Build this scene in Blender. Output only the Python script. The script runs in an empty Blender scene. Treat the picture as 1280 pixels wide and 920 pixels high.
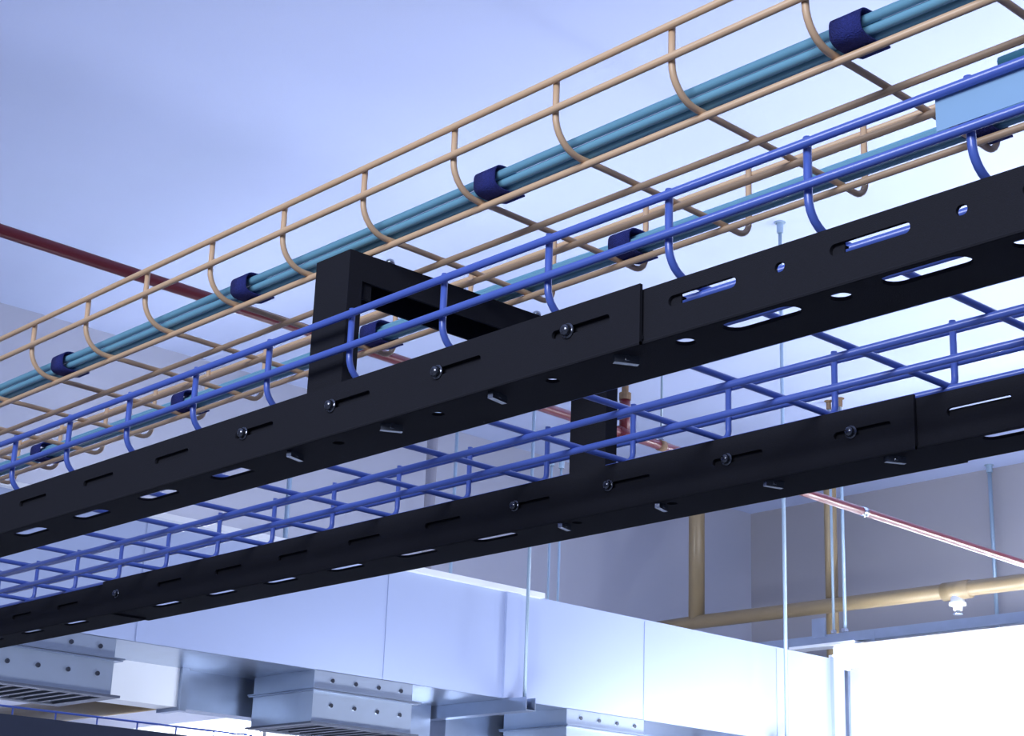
import bpy, bmesh, math, random
from mathutils import Vector, Matrix
random.seed(7)
C = bpy.context.scene.collection
CAMZ = 1.70                     # height of the lens above the floor
# Layout frame: X runs along the cable trays (away to the left), Y across them
# (away to the right), Z up from the lens.  B() turns it into Blender space.
def B(p): return Vector((p[1], p[0], p[2] + CAMZ))

# ------------------------------------------------------------------ materials
def mat(name, col, rough=.5, metal=0., noise=0., scale=20., bump=0., bscale=200., spec=.5, coat=0.):
    m = bpy.data.materials.new(name); m.use_nodes = True
    nt = m.node_tree; b = nt.nodes['Principled BSDF']
    b.inputs['Roughness'].default_value = rough
    b.inputs['Metallic'].default_value = metal
    b.inputs['Specular IOR Level'].default_value = spec
    b.inputs['Coat Weight'].default_value = coat
    b.inputs['Base Color'].default_value = (*col, 1)
    tc = nt.nodes.new('ShaderNodeTexCoord')
    if noise:
        n = nt.nodes.new('ShaderNodeTexNoise'); n.inputs['Scale'].default_value = scale; n.inputs['Detail'].default_value = 4
        r = nt.nodes.new('ShaderNodeMix'); r.data_type = 'RGBA'
        r.inputs[6].default_value = (*[c*(1-noise) for c in col], 1)
        r.inputs[7].default_value = (*[min(1, c*(1+noise)) for c in col], 1)
        nt.links.new(tc.outputs['Object'], n.inputs['Vector']); nt.links.new(n.outputs['Fac'], r.inputs[0])
        nt.links.new(r.outputs[2], b.inputs['Base Color'])
    if bump:
        n = nt.nodes.new('ShaderNodeTexNoise'); n.inputs['Scale'].default_value = bscale
        bp = nt.nodes.new('ShaderNodeBump'); bp.inputs['Strength'].default_value = bump; bp.inputs['Distance'].default_value = .002
        nt.links.new(tc.outputs['Object'], n.inputs['Vector']); nt.links.new(n.outputs['Fac'], bp.inputs['Height'])
        nt.links.new(bp.outputs['Normal'], b.inputs['Normal'])
    return m
def emit(name, col, s):
    m = bpy.data.materials.new(name); m.use_nodes = True
    nt = m.node_tree; b = nt.nodes['Principled BSDF']
    b.inputs['Base Color'].default_value = (.9, .9, .9, 1)
    b.inputs['Emission Color'].default_value = (*col, 1); b.inputs['Emission Strength'].default_value = s
    return m
M = {
 'ceiling': mat('ceiling_paint', (.545, .622, .88), .9, noise=.03, scale=3, bump=.2, bscale=300),
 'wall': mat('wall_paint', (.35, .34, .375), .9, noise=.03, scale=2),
 'wallside': mat('lit_side_wall_paint', (.44, .455, .55), .9, noise=.03, scale=2),  # wall paint made lighter and bluer to carry the stronger light there
 'floor': mat('floor_vinyl', (.24, .25, .27), .6, noise=.05, scale=4),
 'yellow': mat('tan_yellow_coating', (.70, .48, .30), .38, noise=.04, scale=60),
 'blue': mat('royal_blue_coating', (.085, .15, .56), .3, noise=.05, scale=60, coat=.3),
 'black': mat('black_powder_coat', (.020, .0205, .027), .75, noise=.15, scale=900, bump=.25, bscale=1500, spec=.08),
 'steel': mat('zinc_steel', (.55, .60, .68), .25, metal=1., noise=.1, scale=80),
 'blacksteel': mat('black_oxide_steel', (.16, .17, .2), .18, metal=.9),
 'cable': mat('aqua_cable_jacket', (.19, .44, .60), .45, noise=.05, scale=90),
 'wrap': mat('navy_hook_and_loop', (.02, .03, .20), .95, noise=.5, scale=900, bump=.8, bscale=1200),
 'red': mat('dark_red_pipe_paint', (.14, .02, .03), .3, noise=.1, scale=30),
 'ochre': mat('ochre_pipe_paint', (.23, .17, .095), .35, noise=.06, scale=20),
 'duct': mat('duct_white_sheet', (.40, .475, .69), .36, noise=.03, scale=3, spec=.6),
 'galv': mat('galvanised_sheet', (.40, .47, .60), .28, metal=.85, noise=.12, scale=14),
 'galvdark': mat('grille_blade_steel', (.15, .17, .22), .4, metal=.7, noise=.12, scale=14),
 'collar': mat('zinc_coated_collar', (.48, .56, .68), .3, metal=.7, noise=.08, scale=14),
 'dark': mat('dark_opening', (.012, .013, .018), .8),
 'slate': mat('slate_grey_coating', (.045, .055, .09), .6, noise=.05, scale=50),
 'label': mat('pale_blue_label_card', (.27, .46, .70), .6, noise=.05, scale=30),
 'teal': mat('teal_label_holder', (.06, .22, .32), .4),
 'rust': mat('rusty_fitting', (.22, .14, .08), .8, noise=.4, scale=120),
 'rod': mat('zinc_threaded_rod', (.33, .44, .55), .4, metal=.3, noise=.1, scale=200),
 'tube': emit('fluorescent_tube_glow', (.86, .92, 1.), 80.),
 'conduit': mat('grey_conduit_paint', (.26, .25, .29), .6),
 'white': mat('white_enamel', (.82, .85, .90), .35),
}
# ------------------------------------------------------------------ builders
def link(name, bm, m, parent=None, smooth=False):
    bmesh.ops.recalc_face_normals(bm, faces=bm.faces)
    me = bpy.data.meshes.new(name)
    o = bpy.data.objects.new(name, me)
    org = Vector((0, 0, 0))
    if parent is not None:
        org = parent.matrix_basis.translation.copy()
        q = parent
        while q.parent is not None:
            q = q.parent; org += q.matrix_basis.translation
    elif len(bm.verts):
        lo = Vector([min(v.co[i] for v in bm.verts) for i in range(3)]); hi = Vector([max(v.co[i] for v in bm.verts) for i in range(3)])
        org = (lo + hi)/2; org.z = lo.z
    for v in bm.verts: v.co -= org
    bm.to_mesh(me); bm.free(); me.materials.append(m)
    if smooth:
        for p in me.polygons: p.use_smooth = True
    C.objects.link(o)
    if parent is not None: o.parent = parent
    else: o.location = org
    return o
def tag(o, label=None, cat=None, group=None, kind=None):
    if label: o['label'] = label
    if cat: o['category'] = cat
    if group: o['group'] = group
    if kind: o['kind'] = kind
    return o
def empty(name, p, label, cat, group=None):
    o = bpy.data.objects.new(name, None); o.empty_display_size = .02; o.location = B(p); C.objects.link(o)
    return tag(o, label, cat, group)
def box(bm, x0, x1, y0, y1, z0, z1):
    P = [(x, y, z) for x in (x0, x1) for y in (y0, y1) for z in (z0, z1)]
    v = [bm.verts.new(B(p)) for p in P]
    for f in ((0, 1, 3, 2), (4, 6, 7, 5), (0, 4, 5, 1), (2, 3, 7, 6), (0, 2, 6, 4), (1, 5, 7, 3)): bm.faces.new([v[i] for i in f])
def tube(bm, pts, r, seg=10, caps=True):
    pts = [B(p) for p in pts]; rings = []; n = len(pts); rr = r if hasattr(r, '__len__') else [r]*n
    t0 = (pts[1]-pts[0]).normalized(); up = Vector((0, 0, 1)) if abs(t0.z) < .9 else Vector((1, 0, 0))
    u = t0.cross(up).normalized()
    for i, p in enumerate(pts):
        a = (pts[i]-pts[i-1]).normalized() if i else t0
        b = (pts[i+1]-pts[i]).normalized() if i < n-1 else a
        t = (a+b).normalized(); u = (u - t*u.dot(t)).normalized(); w = t.cross(u)
        rings.append([bm.verts.new(p + (u*math.cos(k*2*math.pi/seg) + w*math.sin(k*2*math.pi/seg))*rr[i]) for k in range(seg)])
    for a, b in zip(rings, rings[1:]):
        for k in range(seg): bm.faces.new((a[k], a[(k+1) % seg], b[(k+1) % seg], b[k]))
    if caps: bm.faces.new(rings[0][::-1]); bm.faces.new(rings[-1])
def arc(cx, cy, r, a0, a1, n=7):
    return [(cx + r*math.cos(a0+(a1-a0)*i/n), cy + r*math.sin(a0+(a1-a0)*i/n)) for i in range(n+1)]
def slotted(bm, s0, s1, t0, t1, d0, d1, holes, fn):
    """plate in (s,t) from depth d0 to d1 with stadium holes [(s, t, half_len, r)]; fn(s,t,d)->layout point"""
    holes = sorted(h for h in holes if h[0]-h[2]-h[3] > s0+.002 and h[0]+h[2]+h[3] < s1-.002)
    cuts = [s0] + [(a[0]+a[2]+a[3]+b[0]-b[2]-b[3])/2 for a, b in zip(holes, holes[1:])] + [s1]
    if not holes: cuts = [s0, s1]
    V = lambda s, t, d: bm.verts.new(B(fn(s, t, d)))
    if not holes:
        for d in (d0, d1): bm.faces.new([V(s0, t0, d), V(s1, t0, d), V(s1, t1, d), V(s0, t1, d)])
    for h, a, b in zip(holes, cuts, cuts[1:]):
        cs, ct, hl, r = h; angs = set()
        for c in ((a, t0), (b, t0), (b, t1), (a, t1)): angs.add(round(math.atan2(c[1]-ct, c[0]-cs) % (2*math.pi), 6))
        hp = []
        for k in range(9): q = -math.pi/2 + math.pi*k/8; hp.append((hl + r*math.cos(q), r*math.sin(q)))
        for k in range(9): q = math.pi/2 + math.pi*k/8; hp.append((-hl + r*math.cos(q), r*math.sin(q)))
        for p in hp: angs.add(round(math.atan2(p[1], p[0]) % (2*math.pi), 6))
        angs = sorted(angs); inn = []; out = []
        for q in angs:
            dx, dy = math.cos(q), math.sin(q)
            ks = []
            if dx > 1e-9: ks.append((b-cs)/dx)
            if dx < -1e-9: ks.append((a-cs)/dx)
            if dy > 1e-9: ks.append((t1-ct)/dy)
            if dy < -1e-9: ks.append((t0-ct)/dy)
            k = min(ks); out.append((cs+dx*k, ct+dy*k))
            k = r/max(abs(dy), 1e-9)
            if abs(dx*k) > hl:
                sx = hl if dx > 0 else -hl; bb = dx*sx; k = bb + math.sqrt(max(0, bb*bb - sx*sx + r*r))
            inn.append((cs+dx*k, ct+dy*k))
        n = len(angs); G = {}
        for d in (d0, d1): G[d] = ([V(*p, d) for p in inn], [V(*p, d) for p in out])
        for i in range(n):
            j = (i+1) % n
            for d in (d0, d1): bm.faces.new((G[d][0][i], G[d][0][j], G[d][1][j], G[d][1][i]))
            bm.faces.new((G[d0][0][i], G[d0][0][j], G[d1][0][j], G[d1][0][i]))
            po, pq = out[i], out[j]
            if (abs(po[1]-t0) < 1e-7 and abs(pq[1]-t0) < 1e-7) or (abs(po[1]-t1) < 1e-7 and abs(pq[1]-t1) < 1e-7):
                bm.faces.new((G[d0][1][i], G[d0][1][j], G[d1][1][j], G[d1][1][i]))
    for s in (s0, s1): bm.faces.new([V(s, t0, d0), V(s, t1, d0), V(s, t1, d1), V(s, t0, d1)])
    if not holes:
        for t in (t0, t1): bm.faces.new([V(s0, t, d0), V(s1, t, d0), V(s1, t, d1), V(s0, t, d1)])
def bolt(name, p, axis, parent, r=.0055, l=.005, m='blacksteel', washer=.0048):
    """hex/round head bolt with washer; axis = unit layout direction the head points to"""
    bm = bmesh.new(); a = Vector(axis)
    P = lambda k: tuple(Vector(p) + a*k)
    tube(bm, [P(0), P(.0012)], washer, 18); 
    tube(bm, [P(.0012), P(.0012+l*.55), P(.0012+l*.85), P(.0012+l)], [r, r, r*.8, r*.4], 12)
    return link(name, bm, M[m], parent, True)
def bx(name, m, parent, *b, bev=0):
    bm = bmesh.new(); box(bm, *b)
    if bev: bmesh.ops.bevel(bm, geom=bm.edges[:], offset=bev, segments=2, affect='EDGES')
    return link(name, bm, M[m], parent)

# ------------------------------------------------------------------ the room
ZC = 2.68
WX, WY = 7.17, 8.62     # side wall and far wall
def struct(name, m, *b):
    bm = bmesh.new(); box(bm, *b); return tag(link(name, bm, M[m]), kind='structure')
struct('ceiling', 'ceiling', -7, WX+.15, -5, WY+.15, ZC, ZC+.15)
struct('floor', 'floor', -7, WX+.15, -5, WY+.15, -CAMZ-.12, -CAMZ)
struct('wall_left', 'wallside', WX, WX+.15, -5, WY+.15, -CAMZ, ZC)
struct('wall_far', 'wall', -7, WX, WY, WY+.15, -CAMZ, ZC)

# ------------------------------------------------------------------ wire cable trays
XS, XE = -.45, 3.2
def basket(name, label, m, x0, cross, longs, r, rc, origin):
    root = empty(name, origin, label, 'cable tray')
    for (y, z) in longs:
        bm = bmesh.new(); tube(bm, [(XS, y, z), (XE, y, z)], r, 12)
        link('long_wire', bm, m, root, True)
    first = None; k = math.ceil((XS+.01-x0)/.1)
    while x0 + k*.1 < XE-.01:
        x = x0 + k*.1
        if first is None:
            bm = bmesh.new(); tube(bm, [(x, y, z) for y, z in cross], rc, 10)
            first = link('cross_wire', bm, m, root, True); fx = x
        else:
            c = first.copy(); c.location = first.location + Vector((0, x-fx, 0)); C.objects.link(c); c.parent = root
        k += 1
    return root
H = math.pi/2
cy = [(.6765, .5205), (.6765, .4965)] + arc(.6995, .4955, .023, math.pi, 1.5*math.pi, 8)[1:] + [(.72, .4725), (.838, .4703)] + arc(.8560, .4803, .0110, -H, 0, 6) + [(.8670, .5228)]
basket('wire_cable_tray', 'tan-yellow wire mesh cable tray, the upper one carrying aqua cables', M['yellow'], .6210,
       cy, [(.6730, .5185), (.6725, .4970), (.7036, .4690), (.7509, .4684), (.7893, .4668), (.8392, .4663), (.8705, .5185), (.8705, .4970)], .0024, .00225, (1.2, .77, .467))
cb = [(.6710, .4098), (.6710, .3765)] + arc(.6890, .3752, .018, math.pi, 1.5*math.pi, 8)[1:] + [(.72, .3572), (.940, .3572)] + arc(.9490, .3652, .0080, -H, 0, 6) + [(.9570, .4062)]
basket('wire_cable_tray', 'royal blue wire mesh cable tray resting on the black rails below the yellow one', M['blue'], .6172,
       cb, [(.6660, .4039), (.6655, .3794), (.7000, .3527), (.7440, .3527), (.7900, .3527), (.8399, .3527), (.8903, .3527), (.9475, .3546), (.9610, .4008), (.9610, .3772)], .0026, .0024, (1.2, .81, .350))

# ------------------------------------------------------------------ aqua data cables
def cable(y, z, label, group=None, ph=0., amp=.0006, r=.0031):
    bm = bmesh.new(); n = 60
    pts = [(XS+(XE-XS)*i/n, y+amp*math.sin(i*.55+ph), z+amp*.5*math.sin(i*.8+ph*2)) for i in range(n+1)]
    tube(bm, pts, r, 10)
    return tag(link('data_cable', bm, M['cable'], None, True), label, 'cable', group)
cable(.7095, .4787, 'aqua data cable in the near bundle, lowest and closest to the tan bottom wire', ph=.3)
cable(.7030, .4802, 'aqua data cable in the near bundle, middle one of the three showing side by side', ph=.1)
cable(.6992, .4850, 'aqua data cable in the near bundle, uppermost and outermost of the three showing', ph=.0)
FG = 'aqua cables bundled along the far side of the yellow tray'
for i, (y, z) in enumerate(((.8340, .4775), (.8405, .4775), (.8470, .4775), (.8405, .4835))):
    cable(y, z, 'aqua data cable in the far bundle, running behind the upper blue wires', FG, ph=i*1.3)

def wrap(x, y, z, ry, rz, w, label, tailside):
    root = empty('cable_wrap', (x, y, z-rz), label, 'cable wrap')
    bm = bmesh.new(); n = 28; t = .0012
    def ring(s, k, off):
        a = 2*math.pi*k/n; c, s_ = math.cos(a), math.sin(a)
        e = .65
        return (s, y + (ry+off)*math.copysign(abs(c)**e, c), z + (rz+off)*math.copysign(abs(s_)**e, s_))
    V = {}
    for i, s in enumerate((x-w/2, x+w/2)):
        for j, off in enumerate((0, t)):
            V[i, j] = [bm.verts.new(B(ring(s, k, off))) for k in range(n)]
    for k in range(n):
        l = (k+1) % n
        for j in (0, 1): bm.faces.new((V[0, j][k], V[0, j][l], V[1, j][l], V[1, j][k]))
        for i in (0, 1): bm.faces.new((V[i, 0][k], V[i, 0][l], V[i, 1][l], V[i, 1][k]))
    link('strap_loop', bm, M['wrap'], root, True)
    bm = bmesh.new(); box(bm, x-w/2+.001, x+w/2-.001, y+ry*.2, y+ry+.0075, z-rz-.0022, z-rz-.0008)
    bmesh.ops.rotate(bm, verts=bm.verts, cent=B((x, y+ry*.4, z-rz)), matrix=Matrix.Rotation(math.radians(-14), 3, 'Y'))
    link('strap_tail', bm, M['wrap'], root)
lw = ['near the top right corner', 'just right of the black crossbar', 'left of the black post', 'near the left edge']
for x, l in zip((.506, .806, 1.102, 1.399), lw):
    wrap(x, .7030, .4823, .0105, .0078, .021, 'navy hook-and-loop wrap on the near aqua bundle, ' + l, 1)
lw = ['under the pale blue card', 'right of the black crossbar', 'below the black crossbar', 'left of the black post', 'at the far left']
for x, l in zip((.515, .811, 1.108, 1.410, 1.699), lw):
    wrap(x, .8405, .4800, .0120, .0082, .021, 'navy hook-and-loop wrap on the far aqua bundle, ' + l, 1)

# ------------------------------------------------------------------ black rails
def rail(x0, x1, Y0, Zf, Zt, w, face, flange, label, t=.0022, zf=None):
    zf = zf or Zf
    root = empty('support_rail', ((x0+x1)/2, Y0, Zf), label, 'rail')
    bm = bmesh.new()
    slotted(bm, x0, x1, Zf, Zt, Y0, Y0+t, face, lambda s, u, d: (s, d, u))
    slotted(bm, x0, x1, Y0+t, Y0+w, zf, zf+t, flange, lambda s, u, d: (s, u, d))
    tube(bm, [(x0, Y0+.0010, Zf+.0010), (x1, Y0+.0010, Zf+.0010)], .0013, 8)
    link('slotted_angle', bm, M['black'], root)
    return root
def seq(c, p, a, b, t, hl, r):
    out = []; k = math.ceil((a-c)/p)
    while c+k*p < b: out.append((c+k*p, t, hl, r)); k += 1
    return out
# near rail, right length (inside) and left length (outside, overlapping)
fz = .3372
nearA = rail(XS, 1.045, .6650, .3168, .3498, .0495,
   seq(.587, .112, XS, .615, fz, .0215, .0032) + seq(.5323, .1115, XS, .61, fz, .0005, .0028),
   seq(.5549, .1045, XS, .60, .6775, .0180, .0076) + seq(.6107, .1075, XS, .625, .6785, .0004, .0058) + seq(.7190, .1075, .65, 1.03, .6790, .0004, .0042),
   'black slotted steel rail under the near side of the blue tray, right-hand length')
nearB = rail(.6300, XE, .6612, .3154, .3522, .0592,
   seq(.678, .112, .64, XE, fz, .0215, .0026),
   seq(1.0740, .1061, 1.05, XE, .6846, .0185, .0070) + seq(.7245, .1083, .65, 1.04, .6845, .0004, .0050),
   'black slotted steel rail under the near side of the blue tray, left-hand length with bolts', zf=.3192)
farA = rail(XS, 1.04, .9430, .3168, .3520, .0485,
   seq(.5913, .112, XS, .635, fz, .0215, .0030),
   seq(.5700, .1045, XS, .63, .9520, .0185, .0060) + seq(.768, .1045, .65, 1.03, .9550, .0004, .0040),
   'black slotted steel rail under the far side of the blue tray, right-hand length')
farB = rail(.6390, 1.72, .9395, .3154, .3540, .0628,
   seq(.682, .112, .65, 1.69, .3365, .0215, .0026),
   seq(1.0795, .1060, 1.05, 1.68, .9568, .0185, .0075),
   'black slotted steel rail under the far side of the blue tray, middle length with bolts', zf=.3192)
farC = rail(1.705, XE, .9420, .3168, .3520, .0480,
   seq(1.802, .112, 1.75, XE, .3365, .0215, .0026), seq(1.7945, .1045, 1.76, XE, .9520, .0185, .0055),
   'black slotted steel rail under the far side of the blue tray, leftmost length')
# black strips added behind the slots to keep them dark
bx('backing_strip', 'black', nearB, 1.050, XE-.02, .6645, .6665, .3215, .3490)
bx('backing_strip', 'black', farB, 1.045, 1.69, .9432, .9450, .3215, .3510)
bx('backing_strip', 'black', farA, XS+.01, .635, .9470, .9485, .3195, .3398)
bx('backing_strip', 'black', farC, 1.73, XE-.02, .9455, .9475, .3195, .3500)
# clips behind the open slots of the right-hand lengths
for i in range(8):
    xx = .605 - .112*i
    bm = bmesh.new(); box(bm, xx-.001, xx+.013, .6675, .6685, .3190, .3440); box(bm, xx+.001, xx+.011, .6685, .6740, .3400, .3410)
    if i < 6: link('retaining_clip', bm, M['black'], nearA)
    else: bm.free()
for x in (.6877, .8069, .9200, 1.0262): 
    bolt('face_bolt', (x, .6612, .3368), (0, -1, 0), nearB, .0036, .0042)
for x in (.6906, .8033, .9258, 1.0353): bolt('face_bolt', (x, .9395, .3366), (0, -1, 0), farB, .0036, .0042)
bolt('face_bolt', (1.6856, .9395, .3366), (0, -1, 0), farB, .0036, .0042)
def underclip(x, y, z, parent, a):
    bm = bmesh.new()
    tube(bm, [(x, y, z), (x, y, z-.0035)], .0026, 8)
    n0 = len(bm.verts)
    box(bm, x-.0020, x+.0020, y-.0075, y+.0075, z-.0052, z-.0004)
    bm.verts.ensure_lookup_table()
    bmesh.ops.rotate(bm, verts=bm.verts[n0:], cent=B((x, y, z)), matrix=Matrix.Rotation(a, 3, 'Z'))
    link('wing_nut', bm, M['steel'], parent)
for x, a in ((.652, -.5), (.7625, .2), (.868, -.5), (.977, .3)): underclip(x, .6735, .3168, nearA, a)
for x, a in ((.662, -.5), (.7679, -.3), (.8782, .3), (.9855, .3)): underclip(x, .9490, .3168, farA, a)

# ------------------------------------------------------------------ black frame straddling the rack
fr = empty('tray_stand', (.957, .82, .3175), 'black steel goalpost stand on the rails, holding up the yellow tray', 'stand')
XA, XB = .937, .978
def channel_post(y0, y1, zb, zt, openside):
    bm = bmesh.new(); t = .0025
    box(bm, XA, XB, y0, y0+t, zb, zt); box(bm, XA, XA+t, y0+t, y1, zb, zt); box(bm, XB-t, XB, y0+t, y1, zb, zt)
    bmesh.ops.remove_doubles(bm, verts=bm.verts, dist=1e-6)
    return bm
link('post', channel_post(.6800, .6925, .3192, .4635, 1), M['black'], fr)
link('post', channel_post(.9455, .9585, .3192, .4635, 1), M['black'], fr)
bm = bmesh.new(); t = .0025      # inverted channel crossbar
box(bm, XA, XA+t, .6925, .9455, .4420, .4635); box(bm, XB-t, XB, .6925, .9455, .4420, .4635); box(bm, XA+t, XB-t, .6925, .9455, .4610, .4635)
link('crossbar', bm, M['black'], fr)
for (x, y) in ((.957, .745), (.957, .893)):
    bolt('mounting_bolt', (x, y, .4610), (0, 0, -1), fr, .0065, .010, 'steel', .011)
for y in (.722, .872):
    bolt('hold_down_nut', (.944, y+.0, .4635), (0, 0, 1), fr, .0035, .005, 'steel', .005)
bx('corner_gusset', 'black', fr, XA+.0026, XA+.005, .6926, .7030, .4300, .4419)

# ------------------------------------------------------------------ pale blue card at the right edge
lb = empty('label_card', (.34, .6775, .390), 'pale blue card tied upright behind the two upper blue wires at right edge', 'label')
bm = bmesh.new(); box(bm, .20, .4350, .6683, .6687, .3845, .4040)
link('card', bm, M['label'], lb)
bm = bmesh.new()
tube(bm, [(.412, .694, .4235), (.20, .694, .4240)], .0042, 10)
link('card_roll', bm, M['teal'], lb, True)
bm = bmesh.new(); box(bm, .20, .403, .690, .6985, .4165, .4215); link('card_clip', bm, M['wrap'], lb)
bm = bmesh.new(); box(bm, .20, .30, .6687, .690, .4036, .4040); link('card_fold', bm, M['label'], lb)

# ------------------------------------------------------------------ threaded rods
def rod(x, y, z0, z1, label, r=.0055, group=None, top=None, nut=True, m='rod'):
    root = empty('threaded_rod', (x, y, z0), label, 'rod', group)
    bm = bmesh.new(); tube(bm, [(x, y, z0), (x, y, z1)], r, 8); link('rod_shaft', bm, M[m], root, True)
    bm = bmesh.new(); tube(bm, [(x, y, z1-.045), (x, y, z1-.004), (x, y, z1-.003), (x, y, z1)], [r+.006, r+.006, r+.016, r+.016], 10)
    link('ceiling_anchor', bm, M['rust' if top else 'rod'], root)
    if nut:
        bm = bmesh.new(); tube(bm, [(x, y, z0-.012), (x, y, z0+.003)], r*2.2, 6); link('hex_nut', bm, M['steel'], root)
    return root
rod(3.930, 3.633, .665, 1.72, 'zinc threaded rod before the white duct, ending in the channel under it')
rod(3.930, 4.915, .665, ZC, 'zinc threaded rod down the right end of the white duct from the ceiling', r=.007)
rod(4.78, 4.467*4.78/4.72, .68, 1.80, 'thin zinc rod rising behind the white duct, left one of the close pair', r=.005)
rod(4.78, 4.520*4.78/4.72, .68, 1.80, 'thin dark rod rising behind the white duct, right one of the close pair', r=.005)
rod(5.235, 6.93, 1.476, ZC, 'zinc rod holding the light channel, left of the pair by the ochre pipe', top=1, r=.007)
rod(5.165, 6.93, 1.476, ZC, 'zinc rod holding the light channel, right of the pair by the ochre pipe', top=1, r=.009)
rod(5.305, 8.54, 1.70, ZC, 'zinc rod at the far right crossing behind the red and ochre pipes', r=.012, nut=False)
rod(5.70, 4.660, .60, 2.20, 'thick grey conduit seen between the rails left of the black post', r=.024, nut=False, m='conduit')
rod(5.70, 4.80, .60, 2.20, 'thin rod beside the grey conduit seen between the rails', r=.008, nut=False)
rod(5.40, 3.705, .80, 1.88, 'thin rod seen between the rails below the left of the long black rail', r=.010, nut=False)

# ------------------------------------------------------------------ red sprinkler pipe
rp = empty('sprinkler_pipe', (3.5, 3.7, 1.45), 'dark red painted pipe crossing under the ceiling from left to lower right', 'pipe')
def rx(y): return 3.4335 + (y-1.52)*(3.585-3.4335)/(5.99-1.52)
bm = bmesh.new(); tube(bm, [(rx(-2), -2, 1.45), (rx(6.7), 6.7, 1.45)], .0150, 18); link('pipe_run', bm, M['red'], rp, True)
bm = bmesh.new(); x = rx(3.665)
tube(bm, [(x, 3.62, 1.455), (x, 3.62, 1.56)], .017, 12); link('riser', bm, M['red'], rp, True)
bm = bmesh.new(); tube(bm, [(x, 3.62, 1.558), (x, 3.62, 1.58), (x, 3.62, 1.582), (x, 3.62, 1.66), (x, 3.62, 1.662), (x, 3.62, 1.69)], [.019, .019, .011, .011, .014, .014], 12)
link('threaded_coupling', bm, M['rust'], rp)
bm = bmesh.new(); tube(bm, [(x, 3.59, 1.45), (x, 3.65, 1.45)], .020, 12); link('tee_fitting', bm, M['red'], rp, True)
for y in (3.79, 4.884):
    bm = bmesh.new(); x = rx(y); tube(bm, [(x, y-.012, 1.45), (x, y+.012, 1.45)], .0175, 18)
    link('pipe_clamp', bm, M['steel' if y > 4 else 'rust'], rp, True)
r_ = rod(rx(3.79), 3.79, 1.482, 1.86, 'thin rusty-ended rod holding the red pipe, seen through the blue mesh', r=.004)

# ------------------------------------------------------------------ ochre pipes by the walls
YP = 7.2; s = YP/7.88
op = empty('gas_pipe', (5.2, YP, 1.67), 'ochre painted pipework with two risers in front of the grey far wall', 'pipe')
z0 = 1.8331*s; z1 = 1.8157*s
bm = bmesh.new(); tube(bm, [(7.17, YP, z0-.010), (7.0*s, YP, z0), (4.7249*s, YP, z1), (1.0, YP, z1-.03)], .038, 20); link('horizontal_pipe', bm, M['ochre'], op, True)
bm = bmesh.new(); tube(bm, [(7.0*s, YP+.01, z0-.02), (7.0*s, YP+.01, ZC-.12)] + [(7.0*s-0+.08*(1-math.cos(a)), YP+.01, ZC-.12+.08*math.sin(a)) for a in (.4, .8, 1.2, 1.5)], .046, 18); link('riser', bm, M['ochre'], op, True)
bm = bmesh.new(); tube(bm, [(6.017*s, YP+.07, z0-.33), (6.017*s, YP+.07, ZC-.13)] + [(6.017*s-.07*(1-math.cos(a)), YP+.07, ZC-.13+.07*math.sin(a)) for a in (.4, .8, 1.2, 1.5)], .034, 18); link('riser', bm, M['ochre'], op, True)
xs = 5.13*s; zz = z1+.0
bm = bmesh.new(); tube(bm, [(xs-.075, YP, zz), (xs+.075, YP, zz)], .046, 20); link('tee_fitting', bm, M['ochre'], op, True)

bm = bmesh.new()
tube(bm, [(xs, YP, zz-.03), (xs, YP, zz-.055), (xs, YP, zz-.0602), (xs, YP, zz-.075), (xs, YP, zz-.0752), (xs, YP, zz-.100)], [.034, .034, .042, .042, .024, .022], 18)
h = link('sprinkler_head', bm, M['white'], op, True)
bm = bmesh.new(); tube(bm, [(xs, YP, zz-.100), (xs, YP, zz-.112), (xs, YP, zz-.1125), (xs, YP, zz-.120)], [.012, .012, .026, .024], 18)
link('deflector', bm, M['steel'], h, True)

# ochre pipe at bottom left, beyond the hanging boxes
pb = bmesh.new(); tube(pb, [(5.0, 3.30, .757), (7.17, 3.30, .757)], .045, 16)
tag(link('gas_pipe', pb, M['ochre'], None, True), 'short ochre pipe seen low on the left under the hanging metal boxes', 'pipe')

# ------------------------------------------------------------------ steel channel and long fluorescent fitting at right
YL = 6.95
ch = empty('strut_channel', (3.2, YL, 1.39), 'pale galvanised channel running along above the glaring light at right', 'channel')
bm = bmesh.new(); box(bm, .5, 5.75, YL-.020, YL-.017, 1.415, 1.462); box(bm, .5, 5.75, YL+.017, YL+.020, 1.415, 1.462); box(bm, .5, 5.75, YL-.017, YL+.017, 1.459, 1.462)
link('channel', bm, M['galv'], ch)
bx('end_bracket', 'galv', ch, 5.28, 5.36, YL-.035, YL-.021, 1.450, 1.545)
bx('plate', 'white', ch, 5.10, 5.50, YL-.045, YL+.045, 1.400, 1.4145)
def batten(name, label, x0, x1, y, z, group=None, axis='x', drop=None, power=0, down=1.):
    root = empty(name, ((x0+x1)/2, y, z), label, 'light', group)
    bm = bmesh.new(); box(bm, x0-.03, x1+.03, y-.035, y+.035, z+.035, z+.085); link('housing', bm, M['white'], root)
    for dy in (-.045, .045):
        bm = bmesh.new(); tube(bm, [(x0, y+dy, z), (x1, y+dy, z)], .016, 12); link('tube', bm, M['tube'], root, True)
    for xx in (x0-.02, x1+.02): bx('tube_holder', 'white', root, xx-.012, xx+.012, y-.07, y+.07, z-.025, z+.036)
    return root
fl = batten('fluorescent_light', 'long fluorescent light under the pale channel, glaring white at the right edge', 2.6, 5.20, YL, 1.312)
for xx in (2.9, 4.0, 5.0): bx('hanger_strap', 'galv', fl, xx-.012, xx+.012, YL-.022, YL-.0205, 1.397, 1.45)
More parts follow.
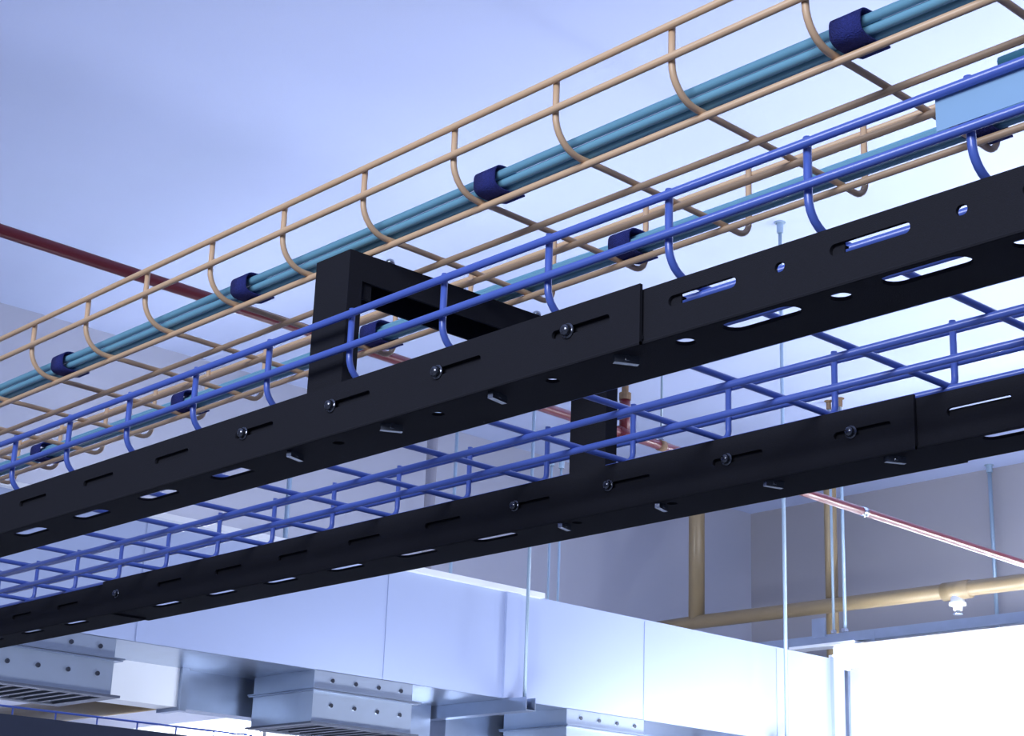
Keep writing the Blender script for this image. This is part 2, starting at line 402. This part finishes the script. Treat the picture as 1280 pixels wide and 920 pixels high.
# white box added behind that light to carry its wide glare
wd = empty('glare_box', (2.5, 7.45, .3), 'broad white face added to carry the glare of the light, behind the channel at right', 'duct')
bx('duct_body', 'white', wd, -2.0, 5.52, 7.36, WY-.002, .78, 1.44)
bx('edge_flange', 'galv', wd, 5.46, 5.53, 7.34, 7.36, .78, 1.44)

# ------------------------------------------------------------------ big white duct across the picture
dt = empty('air_duct', (4.3, 2.5, .683), 'large pale blue-white rectangular duct crossing the lower picture', 'duct')
DZ0, DZ1 = .683, 1.020
bx('duct_body', 'duct', dt, 4.0, 4.62, -.6, 5.33, DZ0, DZ1)
bm = bmesh.new(); box(bm, 3.975, 4.0, -.6, 3.75, DZ1-.004, DZ1+.012); link('top_flange', bm, M['white'], dt)
for y in (.70, 1.55, 2.30, 3.13, 4.245, 4.95):
    bm = bmesh.new(); box(bm, 3.9975, 4.0, y-.003, y+.003, DZ0, DZ1-.006); link('seam', bm, M['duct'], dt)
bx('end_collar', 'duct', dt, 3.985, 4.0, 5.27, 5.335, DZ0, DZ1+.005)
bx('shadow_strip', 'duct', dt, 3.990, 4.0, 3.60, 3.66, DZ0+.001, DZ1-.005)  # raised strip shaped as the rod's soft shadow on the duct
# plenum behind the boxes
bx('underside_panel', 'galv', dt, 4.0, 4.62, -.6, 5.33, DZ0-.0015, DZ0)  # darker sheet added to deepen the shaded underside of the duct
pl = empty('supply_plenum', (4.6, 2.2, .565), 'galvanised plenum hanging behind the metal boxes under the white duct', 'duct')
bx('plenum_reflection_section', 'white', pl, 4.32, 4.42, -.3, 2.64, .570, DZ0)  # white stands for a lamp reflection on the plenum face
bx('plenum_section', 'galv', pl, 4.34, 4.42, 2.655, 3.60, .570, DZ0)
bx('plenum_section', 'galv', pl, 4.34, 4.42, 3.665, 4.87, .570, DZ0)
bm = bmesh.new(); box(bm, 4.305, 4.43, 2.637, 2.660, .560, DZ0); link('section_flange', bm, M['galv'], pl)
# three outlet boxes
BG = None
lab = ['bolted galvanised outlet box under the duct, at the lower left edge', 'bolted galvanised outlet box under the duct, left of the picture centre', 'bolted galvanised outlet box under the duct, at bottom right of centre']
for (y0, y1), l in zip(((1.60, 2.242), (2.882, 3.243), (3.885, 4.245)), lab):
    z0, z1, zj = .536, DZ0, .627
    root = empty('outlet_box', (4.15, (y0+y1)/2, z0), l, 'duct outlet')
    def shell(a, b, m, nm):
        bm = bmesh.new(); t = .003
        box(bm, 4.0, 4.0+t, y0, y1, a, b); box(bm, 4.30-t, 4.30, y0, y1, a, b)
        box(bm, 4.0+t, 4.30-t, y0, y0+t, a, b); box(bm, 4.0+t, 4.30-t, y1-t, y1, a, b)
        return link(nm, bm, M[m], root)
    shell(zj+.004, z1, 'collar', 'upper_collar'); shell(z0, zj-.004, 'collar', 'lower_collar')
    bm = bmesh.new(); box(bm, 3.982, 4.312, y0-.012, y1+.022, zj+.0005, zj+.004); box(bm, 3.985, 4.31, y0-.010, y1+.018, zj-.004, zj-.0005)
    link('joint_flange', bm, M['galv'], root)
    n = max(4, int((y1-y0)/.08))
    for i in range(n):
        yy = y1 - .045 - i*.084
        if yy < y0+.02: break
        for zz in (zj+.030, zj-.040):
            bm = bmesh.new(); tube(bm, [(4.0, yy, zz), (3.996, yy, zz)], .0062, 10); link('bolt_head', bm, M['blacksteel'], root)
    bm = bmesh.new(); q = .03
    box(bm, 3.985, 4.02, y0-.012, y1+.020, z0-.006, z0); box(bm, 4.28, 4.315, y0-.012, y1+.020, z0-.006, z0)
    box(bm, 4.02, 4.28, y0-.012, y0+.02, z0-.006, z0); box(bm, 4.02, 4.28, y1-.015, y1+.020, z0-.006, z0)
    g = link('outlet_grille', bm, M['galvdark'], root)
    bm = bmesh.new(); k = y0+.045
    while k < y1-.03:
        box(bm, 4.02, 4.28, k-.007, k+.007, z0-.004, z0+.02); k += .042
    link('grille_blades', bm, M['galvdark'], g)
    bx('grille_interior', 'dark', g, 4.004, 4.296, y0+.004, y1-.004, z0+.024, z0+.028)
# trapeze channel beneath the duct
def trapeze(y, label):
    bm = bmesh.new(); t = .003; a, b = y-.0205, y+.0205
    box(bm, 3.90, 4.85, a, a+t, .640, .681); box(bm, 3.90, 4.85, b-t, b, .640, .681); box(bm, 3.90, 4.85, a+t, b-t, .640, .643)
    root = empty('trapeze_channel', (4.3, y, .64), label, 'channel'); link('channel', bm, M['galv'], root)
trapeze(3.633, 'galvanised cross channel under the duct carrying it on the left threaded rod')
trapeze(4.915, 'galvanised cross channel under the duct at its right end, on the second rod')

# ------------------------------------------------------------------ distant tray at the lower left corner
fb = empty('wire_cable_tray', (3.5, 1.9, .33), 'far blue wire tray on a slate rail at the lower left corner', 'cable tray')
bx('side_rail', 'slate', fb, 3.400, 3.404, 1.15, 3.1, .285, .3895)
bx('rail_flange', 'slate', fb, 3.404, 3.45, 1.15, 3.1, .285, .289)
for x, z in ((3.406, .4065), (3.406, .385), (3.45, .3635), (3.50, .3635), (3.55, .3635), (3.60, .3635), (3.65, .385), (3.65, .4065)):
    bm = bmesh.new(); tube(bm, [(x, 1.15, z), (x, 3.1, z)], .0023, 8); link('long_wire', bm, M['blue'], fb, True)
first = None
for i in range(20):
    y = 1.185+.1*i
    if first is None:
        bm = bmesh.new(); tube(bm, [(3.409, y, .409), (3.409, y, .38), (3.425, y, .367), (3.635, y, .367), (3.647, y, .38), (3.647, y, .409)], .002, 8)
        first = link('cross_wire', bm, M['blue'], fb, True)
    else:
        c = first.copy(); c.location = first.location + Vector((.1*i, 0, 0)); C.objects.link(c); c.parent = fb
f2 = batten('fluorescent_light', 'lit fluorescent light low at the bottom edge, left of centre', 5.33, 6.6, 3.69, .640)
f3 = batten('fluorescent_light', 'lit fluorescent light at the bottom edge, just right of its neighbour', 5.02, 6.3, 3.93, .615)

# ------------------------------------------------------------------ world, lamps, camera
w = bpy.data.worlds.new('World'); bpy.context.scene.world = w; w.use_nodes = True
w.node_tree.nodes['Background'].inputs[0].default_value = (.50, .60, 1., 1); w.node_tree.nodes['Background'].inputs[1].default_value = .25
def area(p, tgt, sx, sy, e, col=(.82, .87, 1.)):
    l = bpy.data.lights.new('Area', 'AREA'); l.shape = 'RECTANGLE'; l.size = sx; l.size_y = sy; l.energy = e; l.color = col
    o = bpy.data.objects.new('area_lamp', l); C.objects.link(o); o.location = B(p)
    o.rotation_euler = (B(tgt)-B(p)).to_track_quat('-Z', 'Y').to_euler(); return o
area((1.6, 5.8, .55), (1.6, 5.8, 3), 3.4, 2.2, 152, (.84, .87, 1.))           # uplight rows above the aisle on the right
area((3.55, 4.7, .33), (4.2, 4.9, .75), 1.6, .12, 25)        # fluorescent row below the duct
area((3.50, 3.15, .10), (4.2, 3.05, .62), .7, .12, 11)
area((3.50, 1.85, .10), (4.2, 1.9, .62), .5, .12, 3)
area((-.3, -2.2, 1.25), (1.2, .8, .4), 2.0, 1.2, 105)        # fill lamp added behind the camera to brighten trays and rail faces
cam = bpy.data.cameras.new('Camera'); co = bpy.data.objects.new('Camera', cam); C.objects.link(co)
R = [[-0.67645253, 0.73559097, 0.03630293], [0.2060892, 0.23638287, -0.94955273], [0.7070638, 0.6348457, 0.31149914]]
sw = lambda r: Vector((r[1], r[0], r[2]))
m = Matrix((sw(R[0]), -sw(R[1]), -sw(R[2]))).transposed().to_4x4(); m.translation = B((0, 0, 0))
co.matrix_world = m
cam.sensor_width = 36; cam.lens = 36*2138.5024/1280; cam.clip_start = .01
sc = bpy.context.scene; sc.camera = co
sc.view_settings.view_transform = 'Standard'; sc.view_settings.look = 'None'; sc.view_settings.gamma = 1; sc.view_settings.exposure = 0
sc.view_settings.use_curve_mapping = False
